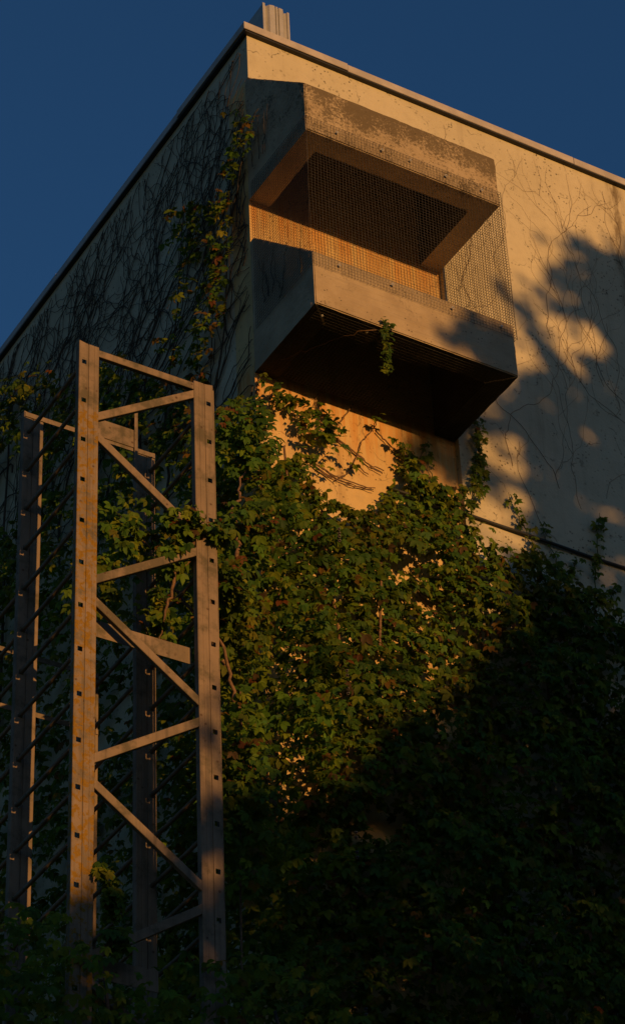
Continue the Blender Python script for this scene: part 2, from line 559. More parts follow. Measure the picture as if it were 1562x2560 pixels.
def post_mesh(name, ztop, hole_z, mirror):
    """perforated channel; x=0 is its outer edge, x=.16 its inner edge, web at y=0, flanges towards +y"""
    prof = [(.004, .062), (0, .055), (0, .004), (.004, 0), (.022, 0), (.058, 0), (.070, 0), (.0725, .006), (.076, .006), (.0785, 0), (.118, 0), (.1195, .002), (.122, .002), (.1235, 0), (.156, 0), (.16, .004), (.16, .055), (.156, .062), (.138, .062)]
    hole_col = 4                                # between x=.022 and .058
    zs = [0.0]
    holes = set()
    for hz in sorted(hole_z):
        zs.append(hz - .019); holes.add(len(zs) - 1); zs.append(hz + .019)
    zs.append(ztop)
    V, Fc = [], []
    n = len(prof)
    for z in zs:
        for a, b in prof:
            V.append(((.16 - a) if mirror else a, b, z + (.012 * (1 - a / .05) if (z == ztop and a < .05) else 0)))
    for i in range(len(zs) - 1):
        for k in range(n - 1):
            if i in holes and k == hole_col:
                continue
            q = (i * n + k, i * n + k + 1, (i + 1) * n + k + 1, (i + 1) * n + k)
            Fc.append(q if not mirror else q[::-1])
    return mesh_np(name, V, Fc)

def put_post(me, x, y, mat, label=None):
    o = link('post', me, mat, tower)
    o.location = (x, y, 0)
    md = o.modifiers.new('thickness', 'SOLIDIFY'); md.thickness = .004; md.offset = -1
    if label: o['label'] = label
    return o

holes = [Z0 - 2.005 - .358 * i for i in range(40)]
holes = [h for h in holes if h > .3]
me_l = post_mesh('post_left', TT, holes, False)
me_l2 = me_l.copy()
me_r = post_mesh('post_right', TT, holes, True)
put_post(me_l, TX0, TY, M_STEEL_L, 'front left post crusted with orange lichen')
put_post(me_r, TX1 - .16, TY, M_STEEL)
put_post(me_l2, TX0, TY + TD, M_STEEL)
put_post(me_r, TX1 - .16, TY + TD, M_STEEL)
T3 = Z0 - 3.30
holes3 = [h for h in holes if h < T3 - .1]
put_post(post_mesh('post_low_left', T3, holes3, False), TX0, TY + 2 * TD, M_STEEL)
put_post(post_mesh('post_low_right', T3, holes3, True), TX1 - .16, TY + 2 * TD, M_STEEL)

bolt_me = None
def bolt(parent, x, y, z):
    global bolt_me
    if bolt_me is None:
        bm = bmesh.new()
        bmesh.ops.create_cone(bm, cap_ends=True, segments=8, radius1=.013, radius2=.013, depth=.004)
        bmesh.ops.create_cone(bm, cap_ends=True, segments=6, radius1=.009, radius2=.008, depth=.018, matrix=Matrix.Translation((0, 0, .008)))
        bmesh.ops.rotate(bm, verts=bm.verts, cent=(0, 0, 0), matrix=Matrix.Rotation(RAD(90), 3, 'X'))
        bolt_me = bm_mesh('bolt', bm)
    o = link('bolt', bolt_me, M_BOLT, parent)
    o.location = (x, y, z)

def brace(z_left, z_right, y, xl=-2.245, xr=-1.455, h=.062, bolts=True, mat=None):
    """flat channel between the posts, its web flush behind the post faces"""
    bm = bmesh.new()
    L = Vector((xl, y, z_left)); R = Vector((xr, y, z_right))
    d = (R - L).normalized(); n_ = Vector((0, 1, 0)); v = d.cross(n_); v = v if v.z > 0 else -v
    sec = [(-h / 2, .034), (-h / 2, .003), (-h / 2 + .003, 0), (h / 2 - .003, 0), (h / 2, .003), (h / 2, .034), (h / 2 - .004, .034), (h / 2 - .004, .005), (-h / 2 + .004, .005), (-h / 2 + .004, .034)]
    a = [bm.verts.new(L - d * .03 + v * p + n_ * q) for p, q in sec]
    b = [bm.verts.new(R + d * .03 + v * p + n_ * q) for p, q in sec]
    k = len(sec)
    for i in range(k):
        j = (i + 1) % k
        bm.faces.new((a[i], a[j], b[j], b[i]))
    bm.faces.new(a); bm.faces.new(list(reversed(b)))
    o = link('brace', bm_mesh('brace', bm), mat or M_STEEL, tower)
    if bolts:
        for x, z, s in ((xl - .018, z_left, 1), (xr + .018, z_right, 1)):
            for dz in (-.021, .021):
                bolt(o, x, TY - .003, z + dz)
    return o

yb = TY + .006
brace(Z0 - 1.872, Z0 - 1.872, yb)
brace(Z0 - 2.465, Z0 - 1.945, yb)
zl, zr_ = Z0 - 2.64, Z0 - 3.225
while zl > .8:
    brace(zl, zr_, yb)
    brace(zl - 1.255, zr_ - .165, yb)
    zl -= 1.435; zr_ -= 1.425
# top rails of the rear frames
for yy, zz in ((TY + TD, TT - .022), (TY + 2 * TD, T3 - .022), (TY + 2 * TD, T3 - .52)):
    bm = bmesh.new()
    add_box(bm, TX0 + .004, TX1 - .004, yy - .008, yy - .003, zz - .022, zz + .020)
    link('top_rail', bm_mesh('top_rail', bm), M_STEEL, tower)

es = box('edge_strip', M_STEEL, tower, TX1 + .003, TX1 + .020, TY + .024, TY + .050, 0, TT - .012)

# gusset plates
def plate(x0, x1, y, z0, z1, mat):
    o = box('gusset_plate', mat, tower, x0, x1, y, y + .006, z0, z1, .001)
    return o
plate(-1.88, -1.475, TY + TD - .016, Z0 - 1.838, Z0 - 1.668, M_STEEL)
plate(-2.26, -1.45, TY + .115, Z0 - 4.285, Z0 - 4.150, M_STEEL)
plate(-2.26, -1.72, TY + .115, Z0 - 6.85, Z0 - 6.70, M_STEEL)
hb = box('hanger_bar', M_STEEL, tower, -1.490, -1.462, TY + TD - .028, TY + TD - .020, Z0 - 2.06, Z0 - 1.44, .001)
for z in (1.78, 1.98): bolt(hb, -1.476, TY + TD - .030, Z0 - z)

# rungs through the post holes
V, Fc = [], []
tube_geo([(0, -.004, 0), (0, .45, -.004), (0, TD - .01, 0)], .0155, 8, V, Fc)
rung_me = mesh_np('rung', V, Fc)
for p in rung_me.polygons: p.use_smooth = True
for i, hz in enumerate(holes):
    if hz < 4: break
    for x in (TX0 + .040, TX1 - .040):
        o = link('rung', rung_me, M_STEEL, tower); o.location = (x, TY + .048, hz)
        if hz < T3 - .1:
            o = link('rung', rung_me, M_STEEL, tower); o.location = (x, TY + TD + .045, hz)

# ------------------------------------------------------------------ creeper leaves
def leaflet(L, wd, droop, fold):
    """verts of one leaflet along +x' (u), width along v, normal w; returns (n,3) array and triangles"""
    us = np.array([0, .28, .28, .48, .66, .66, 1.0]) * L
    vs = np.array([0, .86, -.86, 0, .90, -.90, 0]) * wd / 2
    ws = -droop * (us / L) ** 1.7 * L + np.abs(vs) * fold
    T = [(0, 3, 1), (0, 2, 3), (1, 3, 4), (2, 5, 3), (4, 3, 6), (3, 5, 6)]
    return np.stack([us, vs, ws], 1), T

def compound_leaf(size, rs, nl=5):
    """palmate leaf at the origin: petiole top at 0, middle leaflet along +u, blade normal +w"""
    Vs, Ts = [], []
    angs = {5: (-1.45, -.74, 0, .74, 1.45), 3: (-.85, 0, .85), 1: (0,)}[nl]
    lens = {5: (.62, .88, 1.0, .88, .62), 3: (.85, 1.05, .85), 1: (1.15,)}[nl]
    for a, l in zip(angs, lens):
        a = a + rs.normal(0, .10)
        L = size * l * rs.uniform(.88, 1.1)
        P, T = leaflet(L, L * (rs.uniform(.44, .60) if nl > 1 else .8), rs.uniform(.10, .5), rs.uniform(.12, .45))
        P = P + np.array([size * .03, 0, 0])
        # leaflet rolls a little about its own axis
        ro = rs.normal(0, .28)
        c_, s_ = math.cos(ro), math.sin(ro)
        P = np.stack([P[:, 0], P[:, 1] * c_ - P[:, 2] * s_, P[:, 1] * s_ + P[:, 2] * c_], 1)
        c_, s_ = math.cos(a), math.sin(a)
        P = np.stack([P[:, 0] * c_ - P[:, 1] * s_, P[:, 0] * s_ + P[:, 1] * c_, P[:, 2]], 1)
        off = sum(len(v) for v in Vs)
        Vs.append(P); Ts += [tuple(i + off for i in t) for t in T]
    return np.concatenate(Vs), Ts

NV = 14
rsv = np.random.default_rng(3)
LEAF = [compound_leaf(1.0, rsv, 5 if i < 10 else 3) for i in range(NV)]
LEAF_T = [np.array(t) for _, t in LEAF]

GREENS = np.array([(.078, .156, .012), (.058, .126, .012), (.118, .180, .012), (.048, .116, .018), (.155, .185, .012)])
WARM = np.array([(.13, .115, .012), (.17, .085, .012), (.15, .045, .014), (.095, .05, .02)])

def leaf_colours(n, rs, warm):
    c = GREENS[rs.integers(0, len(GREENS), n)] * rs.uniform(.7, 1.2, (n, 1))
    w = rs.random(n) < warm
    c[w] = WARM[rs.integers(0, len(WARM), w.sum())] * rs.uniform(.7, 1.1, (w.sum(), 1))
    return c

def frames(out_dir, rs, spread, n):
    """per-leaf axes: w blade normal, u middle leaflet direction (hangs down and outwards)"""
    out = np.broadcast_to(np.asarray(out_dir, float), (n, 3)).copy()
    w = out + np.array([0, 0, .55]) + rs.normal(0, spread, (n, 3))
    w /= np.linalg.norm(w, axis=1)[:, None]
    g = np.array([0, 0, -1.0]) + out * .25 + rs.normal(0, .33, (n, 3))
    u = g - w * (g * w).sum(1)[:, None]
    u /= np.linalg.norm(u, axis=1)[:, None]
    v = np.cross(w, u)
    return np.stack([u, v, w], 2)          # columns

def leaves_mesh(name, pos, Fr, size, colr, rs):
    Vs, Ts, Cs = [], [], []
    off = 0
    var = rs.integers(0, NV, len(pos))
    for k in range(NV):
        idx = np.where(var == k)[0]
        if not len(idx): continue
        P = LEAF[k][0]; T = LEAF_T[k]
        q = np.einsum('nij,mj->nmi', Fr[idx] * size[idx][:, None, None], P) + pos[idx][:, None, :]
        nvk = len(P)
        Vs.append(q.reshape(-1, 3))
        t = (T[None] + (np.arange(len(idx)) * nvk)[:, None, None] + off).reshape(-1, 3)
        Ts.append(t)
        Cs.append(np.repeat(colr[idx], nvk, 0))
        off += nvk * len(idx)
    V = np.concatenate(Vs); T = np.concatenate(Ts); Cc = np.concatenate(Cs)
    me = bpy.data.meshes.new(name)
    me.vertices.add(len(V)); me.vertices.foreach_set('co', V.astype(np.float32).ravel())
    me.loops.add(len(T) * 3); me.loops.foreach_set('vertex_index', T.astype(np.int32).ravel())
    me.polygons.add(len(T))
    me.polygons.foreach_set('loop_start', np.arange(0, len(T) * 3, 3, dtype=np.int32))
    me.polygons.foreach_set('loop_total', np.full(len(T), 3, np.int32))
    at = me.attributes.new('leaf_colour', 'FLOAT_COLOR', 'POINT')
    at.data.foreach_set('color', np.concatenate([Cc, np.ones((len(Cc), 1))], 1).astype(np.float32).ravel())
    me.polygons.foreach_set('use_smooth', np.ones(len(T), bool))
    me.update(calc_edges=True)
    return me

# shared meshes for leaves that are objects of their own
LEAF_ME = []
_all = np.concatenate([GREENS, GREENS * .8, GREENS * 1.15, WARM])
for ci, c_ in enumerate(_all):
    k = ci % NV
    P, T = LEAF[k]
    me = bpy.data.meshes.new('leaf')
    me.from_pydata([tuple(p) for p in P], [], T)
    at = me.attributes.new('leaf_colour', 'FLOAT_COLOR', 'POINT')
    at.data.foreach_set('color', np.tile(np.array([*c_, 1.0]), len(P)).astype(np.float32))
    me.polygons.foreach_set('use_smooth', np.ones(len(T), bool))
    me.update()
    me.materials.append(M_LEAF)
    LEAF_ME.append(me)
N_GREEN = len(_all) - len(WARM)

def put_leaf(parent, pos, Fr, size, rs, warm=.06):
    me = LEAF_ME[int(rs.integers(N_GREEN, len(LEAF_ME)))] if rs.random() < warm else LEAF_ME[int(rs.integers(0, N_GREEN))]
    o = bpy.data.objects.new('leaf', me)
    mt = Matrix([list(r) for r in Fr]).to_4x4()
    mt.translation = Vector(pos)
    COL.objects.link(o)
    o.parent = parent
    o.matrix_parent_inverse = Matrix.Translation(-parent.location)
    o.matrix_basis = mt @ Matrix.Scale(size, 4)
    return o

def foliage(plant, pos, out_dir, rs, size=(.055, .10), spread=.42, warm=.06, singles=0, name='foliage', warm_fn=None):
    n = len(pos)
    Fr = frames(out_dir, rs, spread, n)
    sz = size[0] * .75 + (size[1] * 1.12 - size[0] * .75) * rs.beta(1.6, 2.4, n)
    out = np.asarray(out_dir, float)
    proud = (pos * out).sum(1) + rs.normal(0, .03, n)
    single = np.zeros(n, bool)
    if singles:
        vis = np.argsort(-(proud + sz * 1.5))
        pool = vis[:max(singles * 3, singles)]
        single[rs.choice(pool, min(singles, len(pool)), replace=False)] = True
    for i in np.where(single)[0]:
        put_leaf(plant, pos[i], Fr[i], sz[i], rs, warm if warm_fn is None else float(warm_fn(pos[i][None])[0]))
    r_ = ~single
    wv = warm if warm_fn is None else warm_fn(pos[r_])
    col = GREENS[rs.integers(0, len(GREENS), r_.sum())] * rs.uniform(.65, 1.2, (r_.sum(), 1))
    ph = pos[r_][:, 0] + pos[r_][:, 1] * .8
    col *= (.62 + .75 * vnoise(ph, pos[r_][:, 2], .45, 91))[:, None]
    yel = vnoise(ph, pos[r_][:, 2], .8, 93)[:, None]
    col *= 1 + np.array([.55, .12, 0]) * np.clip(yel * 2 - .9, 0, 1)
    w_ = rs.random(r_.sum()) < wv * (.3 + 1.6 * vnoise(ph, pos[r_][:, 2], .3, 97))
    col[w_] = WARM[rs.integers(0, len(WARM), w_.sum())] * rs.uniform(.7, 1.1, (w_.sum(), 1))
    me = leaves_mesh(name, pos[r_], Fr[r_], sz[r_], col, rs)
    o = link(name, me, M_LEAF, plant)
    o['kind'] = 'stuff'
    return o

def wander(p0, p1, n, amp, rs, normal):
    """a crooked stem from p0 to p1"""
    p0 = np.array(p0, float); p1 = np.array(p1, float)
    t = np.linspace(0, 1, n)[:, None]
    pts = p0 * (1 - t) + p1 * t
    w = np.cumsum(rs.normal(0, 1, (n, 3)), 0)
    w -= w[0] * (1 - t) + w[-1] * t
    w /= max(1e-6, np.abs(w).max())
    w *= amp
    w += rs.normal(0, min(.012, amp * .2), (n, 3))
    nn = np.array(normal, float)
    w -= nn * (w @ nn)[:, None] * .7
    return pts + w

# ---- main creeper on the front wall
rs = np.random.default_rng(21)
front = empty('creeper', (1.6, -.25, 0), 'dense green creeper blanketing the front wall below the vent hoods', 'climbing plant')
FP = [(-.75, -1.2), (-.50, -.75), (-.26, -.50), (-.01, -.25), (.20, -.17), (.38, -.24), (.50, -.40), (.66, -.42), (.66, -.60), (.46, -.78), (.40, -1.02),
      (.60, -1.24), (.88, -1.28), (1.06, -1.06), (1.18, -.90), (1.34, -.70), (1.38, -.48), (1.48, -.46), (1.55, -.70), (1.75, -.66), (1.92, -.60), (2.02, -.70), (1.96, -.98),
      (2.16, -1.20), (2.50, -1.20), (2.76, -1.18), (3.10, -1.28), (3.30, -1.38), (3.44, -1.48), (3.58, -1.66), (4.2, -2.0), (5.6, -2.4), (5.6, -10), (-1.1, -10), (-1.0, -2.5)]
GAPS = [(1.28, -1.65, .12, .08), (1.46, -1.93, .16, .08), (.74, -2.69, .09, .06), (1.57, -2.55, .08, .10), (1.62, -2.97, .16, .12), (.88, -4.24, .20, .13),
        (3.35, -2.15, .16, .12), (.42, -1.62, .07, .05), (1.10, -2.1, .06, .05), (1.75, -1.25, .07, .06), (1.3, -3.2, .07, .08), (3.6, -1.95, .14, .16)]
def front_points(n, layer):
    x = rs.uniform(-1.2, 5.6, n); z = rs.uniform(-10, -.1, n)
    keep = in_poly(x, z, FP)
    x, z = x[keep], z[keep]
    # ragged density
    dn = .55 * vnoise(x, z, .33, 5) + .45 * vnoise(x, z, .12, 9)
    depth_down = np.clip((-z - .6) / 3.0, 0, 1)
    thr = .36 - .26 * depth_down
    keep = dn > thr
    for gx, gz, ga, gb in GAPS:
        wob = .75 + .6 * vnoise(x, z, .05, 31)
        keep &= ((x - gx) / ga) ** 2 + ((z - gz) / gb) ** 2 > wob
    x, z = x[keep], z[keep]; depth_down = depth_down[keep]
    thick = .05 + (.16 + .50 * depth_down) * vnoise(x, z, .50, 12) ** 1.7 + .22 * vnoise(x, z, .19, 14) ** 1.5 * (0.4 + depth_down)
    thick *= np.where(x < .1, 1.5, 1.0)
    u = rs.random(len(x)) ** (.45 if layer else .9)
    yy = -.03 - thick * u
    yy = np.where((x < W) & (x > 0), yy + .05, yy)
    return np.stack([x, yy, z + Z0], 1)
P1 = np.concatenate([front_points(40000, 1), front_points(11000, 0)])
turn = np.clip((1.0 - P1[:, 0]) / 1.3, 0, 1) * 1.7          # leaves turn towards the open side near the corner
O1 = np.stack([-turn, -np.ones(len(P1)), np.zeros(len(P1))], 1)
O1 /= np.linalg.norm(O1, axis=1)[:, None]
foliage(front, P1, O1, rs, (.048, .104), .52, .07, singles=300)

# woody stems of the front creeper
def stem(parent, pts, r0, r1, mat=M_STEM, name='stem', sides=5):
    pts = [tuple(p) for p in pts]
    rad = np.linspace(r0, r1, len(pts))
    return tube(name, mat, parent, pts, rad, sides)
for x0, x1, zt in ((.25, .2, -.8), (.6, .5, -1.3), (1.3, 1.1, -1.4), (2.2, 1.9, -1.2), (3.1, 2.7, -1.6), (4.2, 3.5, -2.4)):
    P = wander((x0, -.06, 0), (x1, -.04, Z0 + zt), 30, .35, rs, (0, 1, 0))
    P[:, 1] = np.clip(P[:, 1], -.12, -.03)
    stem(front, P, .05, .010, M_STEM)
for pl in ([(.46, -.77), (.61, -.83), (.74, -.86), (.92, -.86), (1.08, -.86)], [(.46, -.80), (.62, -.86), (.76, -.885), (.94, -.88), (1.1, -.885)],
           [(.40, -.74), (.58, -.80), (.72, -.88), (.90, -.90), (1.12, -.84)],
           [(.51, -.82), (.71, -.91), (.84, -.80), (.92, -.66)], [(.69, -.44), (.79, -.45), (.97, -.53), (1.07, -.61), (1.22, -.62)],
           [(.66, -.43), (.80, -.47), (.98, -.555), (1.09, -.63), (1.2, -.66)],
           [(.72, -.40), (.80, -.26), (.85, -.17), (.91, -.07), (.95, .0)], [(.89, -.72), (.97, -.54), (1.0, -.43), (1.01, -.38), (1.10, -.26), (1.17, -.14), (1.2, -.02)],
           [(1.17, -.21), (1.25, -.28), (1.37, -.38), (1.45, -.46)], [(.91, -.67), (.99, -.68), (1.06, -.72)],
           [(.12, -.26), (.15, -.20), (.18, -.12), (.21, -.02)], [(-.01, -.25), (-.005, -.17), (.03, -.07), (.07, 0)],
           [(.58, -.36), (.62, -.25), (.56, -.14), (.60, -.02)], [(1.55, -.5), (1.62, -.3), (1.7, -.12)], [(1.4, -1.7), (1.6, -1.95), (1.85, -2.1)], [(1.5, -1.8), (1.75, -1.86), (2.0, -2.05)]):
    pts = []
    for i in range(len(pl) - 1):
        for k in range(4):
            t = k / 4
            pts.append((pl[i][0] * (1 - t) + pl[i + 1][0] * t + rs.normal(0, .004), .035 + rs.normal(0, .004), Z0 + pl[i][1] * (1 - t) + pl[i + 1][1] * t + rs.normal(0, .004)))
    pts.append((pl[-1][0], .035, Z0 + pl[-1][1]))
    r = rs.uniform(.005, .0085)
    stem(front, pts, r, r * .6)
# little leaf tufts on those stems
tuft = []
for cx, cz, k in ((.89, -.66, 6), (1.16, -.15, 5), (.54, -.88, 4), (.68, -.66, 5), (1.25, -.29, 3), (1.38, -.38, 3), (.76, -.44, 6), (.57, -.20, 3), (.02, -.15, 4), (1.62, -.33, 4)):
    for _ in range(k):
        tuft.append((cx + rs.normal(0, .045), -.02 - abs(rs.normal(0, .05)), Z0 + cz + rs.normal(0, .04)))
foliage(front, np.array(tuft), (0, -1, 0), rs, (.045, .08), .5, .03)

# upright shoots on the right-hand wall, each with its leaves
def shoot(plant, base, tip, lean, n, normal, rs, sway=.03, size=(.04, .065)):
    base = np.array(base, float); tip = np.array(tip, float)
    P = wander(base, tip, 14, sway, rs, normal)
    stem(plant, P, .006, .0025, M_SHOOT, 'shoot')
    t = rs.uniform(.02, 1, n)
    idx = t * (len(P) - 1)
    i0 = np.clip(idx.astype(int), 0, len(P) - 2)
    pos = P[i0] + (P[i0 + 1] - P[i0]) * (idx - i0)[:, None]
    side = np.cross(np.asarray(normal, float), (0, 0, 1.0))
    pos = pos + side * (rs.choice([-1, 1], n) * rs.uniform(.005, .05, n))[:, None] + np.asarray(normal) * rs.uniform(.005, .05, n)[:, None]
    return pos
sp = []
for b, t, n in (((2.70, -1.10), (2.46, -.44), 34), ((2.92, -1.15), (2.80, -.70), 24), ((3.26, -1.28), (3.45, -.32), 42), ((3.05, -1.2), (3.12, -.95), 16), ((3.34, -1.35), (3.58, -1.08), 16),
                ((2.20, -.60), (2.19, .30), 80), ((2.08, -.66), (2.16, -.2), 34), ((1.50, -.6), (1.48, -.28), 22), ((.72, -.4), (.70, -.18), 10), ((1.34, -.62), (1.40, -.32), 26), ((1.74, -.7), (1.66, -.15), 12)):
    y0 = -.03 if b[0] > W else .03
    sp.append(shoot(front, (b[0], y0, Z0 + b[1]), (t[0], y0, Z0 + t[1]), 0, n, (0, -1, 0), rs))
foliage(front, np.concatenate(sp), (0, -1, 0), rs, (.04, .07), .5, .02, singles=0, name='shoot_leaves')

# ---- creeper hanging down the shaded side wall, autumn tinted
rs = np.random.default_rng(33)
column = empty('creeper', (-.05, .8, 0), 'narrow creeper drape on the shaded side wall with yellow and red leaf tips', 'climbing plant')
CP = [(1.36, 3.02), (.80, 2.55), (.30, 2.18), (.24, 1.60), (.42, 1.06), (.62, .50), (.75, .05), (1.05, -.4), (1.95, .55), (1.50, 1.05), (1.28, 1.55), (1.22, 1.85), (1.38, 2.5)]
def side_points(poly, n, ymin, ymax, zmin, zmax, thick, thr, seed):
    y = rs.uniform(ymin, ymax, n); z = rs.uniform(zmin, zmax, n)
    k = in_poly(y, z, poly)
    y, z = y[k], z[k]
    dn = .6 * vnoise(y, z, .30, seed) + .4 * vnoise(y, z, .11, seed + 3)
    k = dn > thr
    y, z = y[k], z[k]
    xx = -.02 - thick * vnoise(y, z, .35, seed + 5) * rs.random(len(y)) ** .6 - .03 * rs.random(len(y))
    return np.stack([xx, y, z + Z0], 1)
PC = side_points(CP, 1450, .1, 2.0, -.5, 3.1, .24, .40, 40)
trail = []
for (ya, za), (yb_, zb_), k in (((-.21, 2.74), (.03, 2.48), 26), ((.03, 2.48), (.26, 2.32), 20), ((.10, 3.05), (-.21, 2.74), 8), ((.34, 2.3), (.26, 1.6), 40), ((.26, 1.6), (.5, .9), 34)):
    for _ in range(k):
        t = rs.random()
        trail.append((-.05 - .16 * rs.random(), ya + (yb_ - ya) * t + rs.normal(0, .025), Z0 + za + (zb_ - za) * t + rs.normal(0, .035)))
PC = np.concatenate([PC, np.array(trail)])
foliage(column, PC, (-.85, -.35, 0), rs, (.05, .09), .5, .2, singles=160, warm_fn=lambda p: np.clip(.26 + .30 * np.clip((Z0 + 1.6 - p[:, 2]) / 1.5, 0, 1) * (p[:, 1] < 1.0), 0, .6))
for y0, z0, y1, z1 in ((1.2, -16.4, .6, 2.0), (1.0, -1, .3, 2.3), (.3, 2.0, -.21, 2.9), (1.6, -.5, 1.2, 2.8)):
    P = wander((-.03, y0, Z0 + max(z0, -16.4)), (-.03, y1, Z0 + z1), 24, .12, rs, (1, 0, 0))
    P[:, 0] = -.03
    stem(column, P, .014, .004, M_STEM_OLD)

# ---- creeper on the lower side wall, behind the tower
rs = np.random.default_rng(44)
lower = empty('creeper', (-.05, 3.5, 0), 'dark creeper mass on the side wall behind the steel tower', 'climbing plant')
LP = [(8, 4.3), (5.24, 3.30), (4.75, 3.18), (4.2, 2.75), (3.9, 2.64), (3.4, 2.32), (3.0, 2.30), (2.6, 1.95), (2.18, 1.80), (1.75, 1.22), (1.2, .4), (.8, -.2), (.2, -.8), (.0, -1.4), (0, -10), (8, -10)]
BARE = [(5.1, 2.55), (5.3, 1.7), (4.35, 1.15), (4.25, 2.3)]     # patch of bare wall beside the rear post
PL = side_points(LP, 21000, 0, 8, -10, 4.3, .38, .24, 60)
PL = PL[~in_poly(PL[:, 1], PL[:, 2] - Z0, BARE)]
lit = []
for _ in range(60):
    t = rs.random()
    lit.append((-.10 - .32 * rs.random(), 4.9 - 1.5 * t + rs.normal(0, .08), Z0 + 3.12 - .75 * t + rs.normal(0, .07)))
PL = np.concatenate([PL, np.array(lit)])
foliage(lower, PL, (-.9, -.35, 0), rs, (.06, .105), .5, .05, singles=120)
for y0, y1, zt in ((1.5, 1.9, 1.4), (3.0, 3.2, 2.0), (4.6, 4.9, 3.1), (6.5, 6.8, 3.5)):
    P = wander((-.06, y0, 0), (-.04, y1, Z0 + zt), 26, .4, rs, (1, 0, 0))
    P[:, 0] = np.clip(P[:, 0], -.1, -.03)
    stem(lower, P, .05, .010, M_STEM_OLD)

# ---- creeper wrapped around the tower
rs = np.random.default_rng(55)
wrap = empty('creeper', (-1.6, -1.6, 0), 'leafy creeper sprawling over the right post of the steel tower', 'climbing plant')
def blob(c, r, n):
    p = rs.normal(0, 1, (n, 3)); p /= np.linalg.norm(p, axis=1)[:, None]
    return np.array(c) + p * np.array(r) * rs.random((n, 1)) ** .5
PW = np.concatenate([
    blob((-1.30, -1.52, Z0 - 3.20), (.16, .14, .10), 70),
    blob((-1.52, -1.46, Z0 - 3.16), (.20, .16, .13), 120),
    blob((-1.62, -1.40, Z0 - 3.42), (.14, .16, .18), 90),
    blob((-1.60, -1.20, Z0 - 3.85), (.13, .16, .28), 110),
    blob((-1.05, -1.25, Z0 - 3.35), (.22, .2, .2), 120),
    blob((-.70, -.95, Z0 - 2.6), (.26, .3, .30), 240),
    blob((-.62, -.8, Z0 - 1.6), (.24, .3, .45), 300),
    blob((-.85, -1.0, Z0 - 3.6), (.25, .3, .6), 420),
    blob((-.95, -1.1, Z0 - 5.0), (.25, .35, .9), 620),
    blob((-1.6, -.75, Z0 - 2.75), (.3, .2, .35), 160),
    blob((-1.75, -.65, Z0 - 3.3), (.3, .2, .35), 120),
])
foliage(wrap, PW, (-.15, -1, 0), rs, (.055, .095), .5, .10, singles=140)
for a, b in (((-1.0, -1.0, 0), (-.85, -1.0, Z0 - 2.9)), ((-.85, -1.0, Z0 - 2.9), (-.62, -.8, Z0 - 1.7)), ((-.9, -1.1, Z0 - 4.5), (-1.4, -1.47, Z0 - 3.1)), ((-1.45, -1.47, Z0 - 3.3), (-1.6, -1.25, Z0 - 4.1)), ((-.9, -1.0, Z0 - 4), (-1.7, -.7, Z0 - 2.6)), ((-.95, -1.0, Z0 - 3.0), (-1.75, -1.35, Z0 - 3.4))):
    P = wander(a, b, 20, .07, rs, (0, 1, 0))
    stem(wrap, P, .018, .005, M_STEM)

rs = np.random.default_rng(56)
foot = empty('creeper', (-2.0, -1.9, 0), 'shaded creeper thicket swallowing the lower end of the steel tower', 'climbing plant')
n = 7000
q = np.stack([rs.uniform(-3.9, -.5, n), rs.uniform(-1.95, -.9, n), rs.uniform(-9.6, -6.3, n)], 1)
topz = -6.74 + .6 * (q[:, 1] + 1.6) + .34 * (vnoise(q[:, 0], q[:, 1] * 0, .35, 70) - .5) + .16 * np.where(q[:, 0] > -1.6, 1, 0) - .10 * np.exp(-((q[:, 0] + 1.8) / .2) ** 2)
q = q[(q[:, 2] < topz) & (vnoise(q[:, 0] + q[:, 1], q[:, 2], .25, 72) > .22)]
q = q[~((np.abs(q[:, 0] + 1.95) < .14) & (q[:, 1] < -1.35) & (np.abs(q[:, 2] + 6.83) < .10))]
q[:, 2] += Z0
q = np.concatenate([q, blob((-2.13, -1.55, Z0 - 6.36), (.07, .06, .20), 55), blob((-2.20, -1.55, Z0 - 6.18), (.07, .05, .06), 18), blob((-2.10, -1.55, Z0 - 6.66), (.10, .08, .12), 40)])
foliage(foot, q, (-.35, -.95, 0), rs, (.055, .09), .5, .05, singles=160)
for x0, x1 in ((-2.9, -3.2), (-2.0, -2.2), (-1.2, -1.0)):
    P = wander((x0, -1.75, 0), (x1, -1.6, Z0 - 6.9), 24, .2, rs, (0, 1, 0))
    stem(foot, P, .05, .012, M_STEM_OLD)

# ---- sprigs hanging from the lower hood
rs = np.random.default_rng(57)
spr = empty('creeper_sprig', (.65, -.97, Z0), 'small leafy sprig dangling from the front edge of the lower vent hood', 'climbing plant')
P = wander((.66, -.97, Z0 + .04), (.63, -.96, Z0 - .50), 14, .02, rs, (0, 1, 0))
stem(spr, P, .004, .002, M_SHOOT)
pp = np.repeat(P, 7, 0) + rs.normal(0, .022, (len(P) * 7, 3))
pp[:, 1] = np.minimum(pp[:, 1], -.955)
foliage(spr, pp[rs.random(len(pp)) < .62], (-.3, -1, 0), rs, (.035, .06), .5, .03)
P = wander((.58, -.90, Z0 - .022), (.10, -.2, Z0 - .025), 14, .05, rs, (0, 0, 1)); P[:, 2] = Z0 - .022
stem(spr, P, .004, .003, M_STEM)

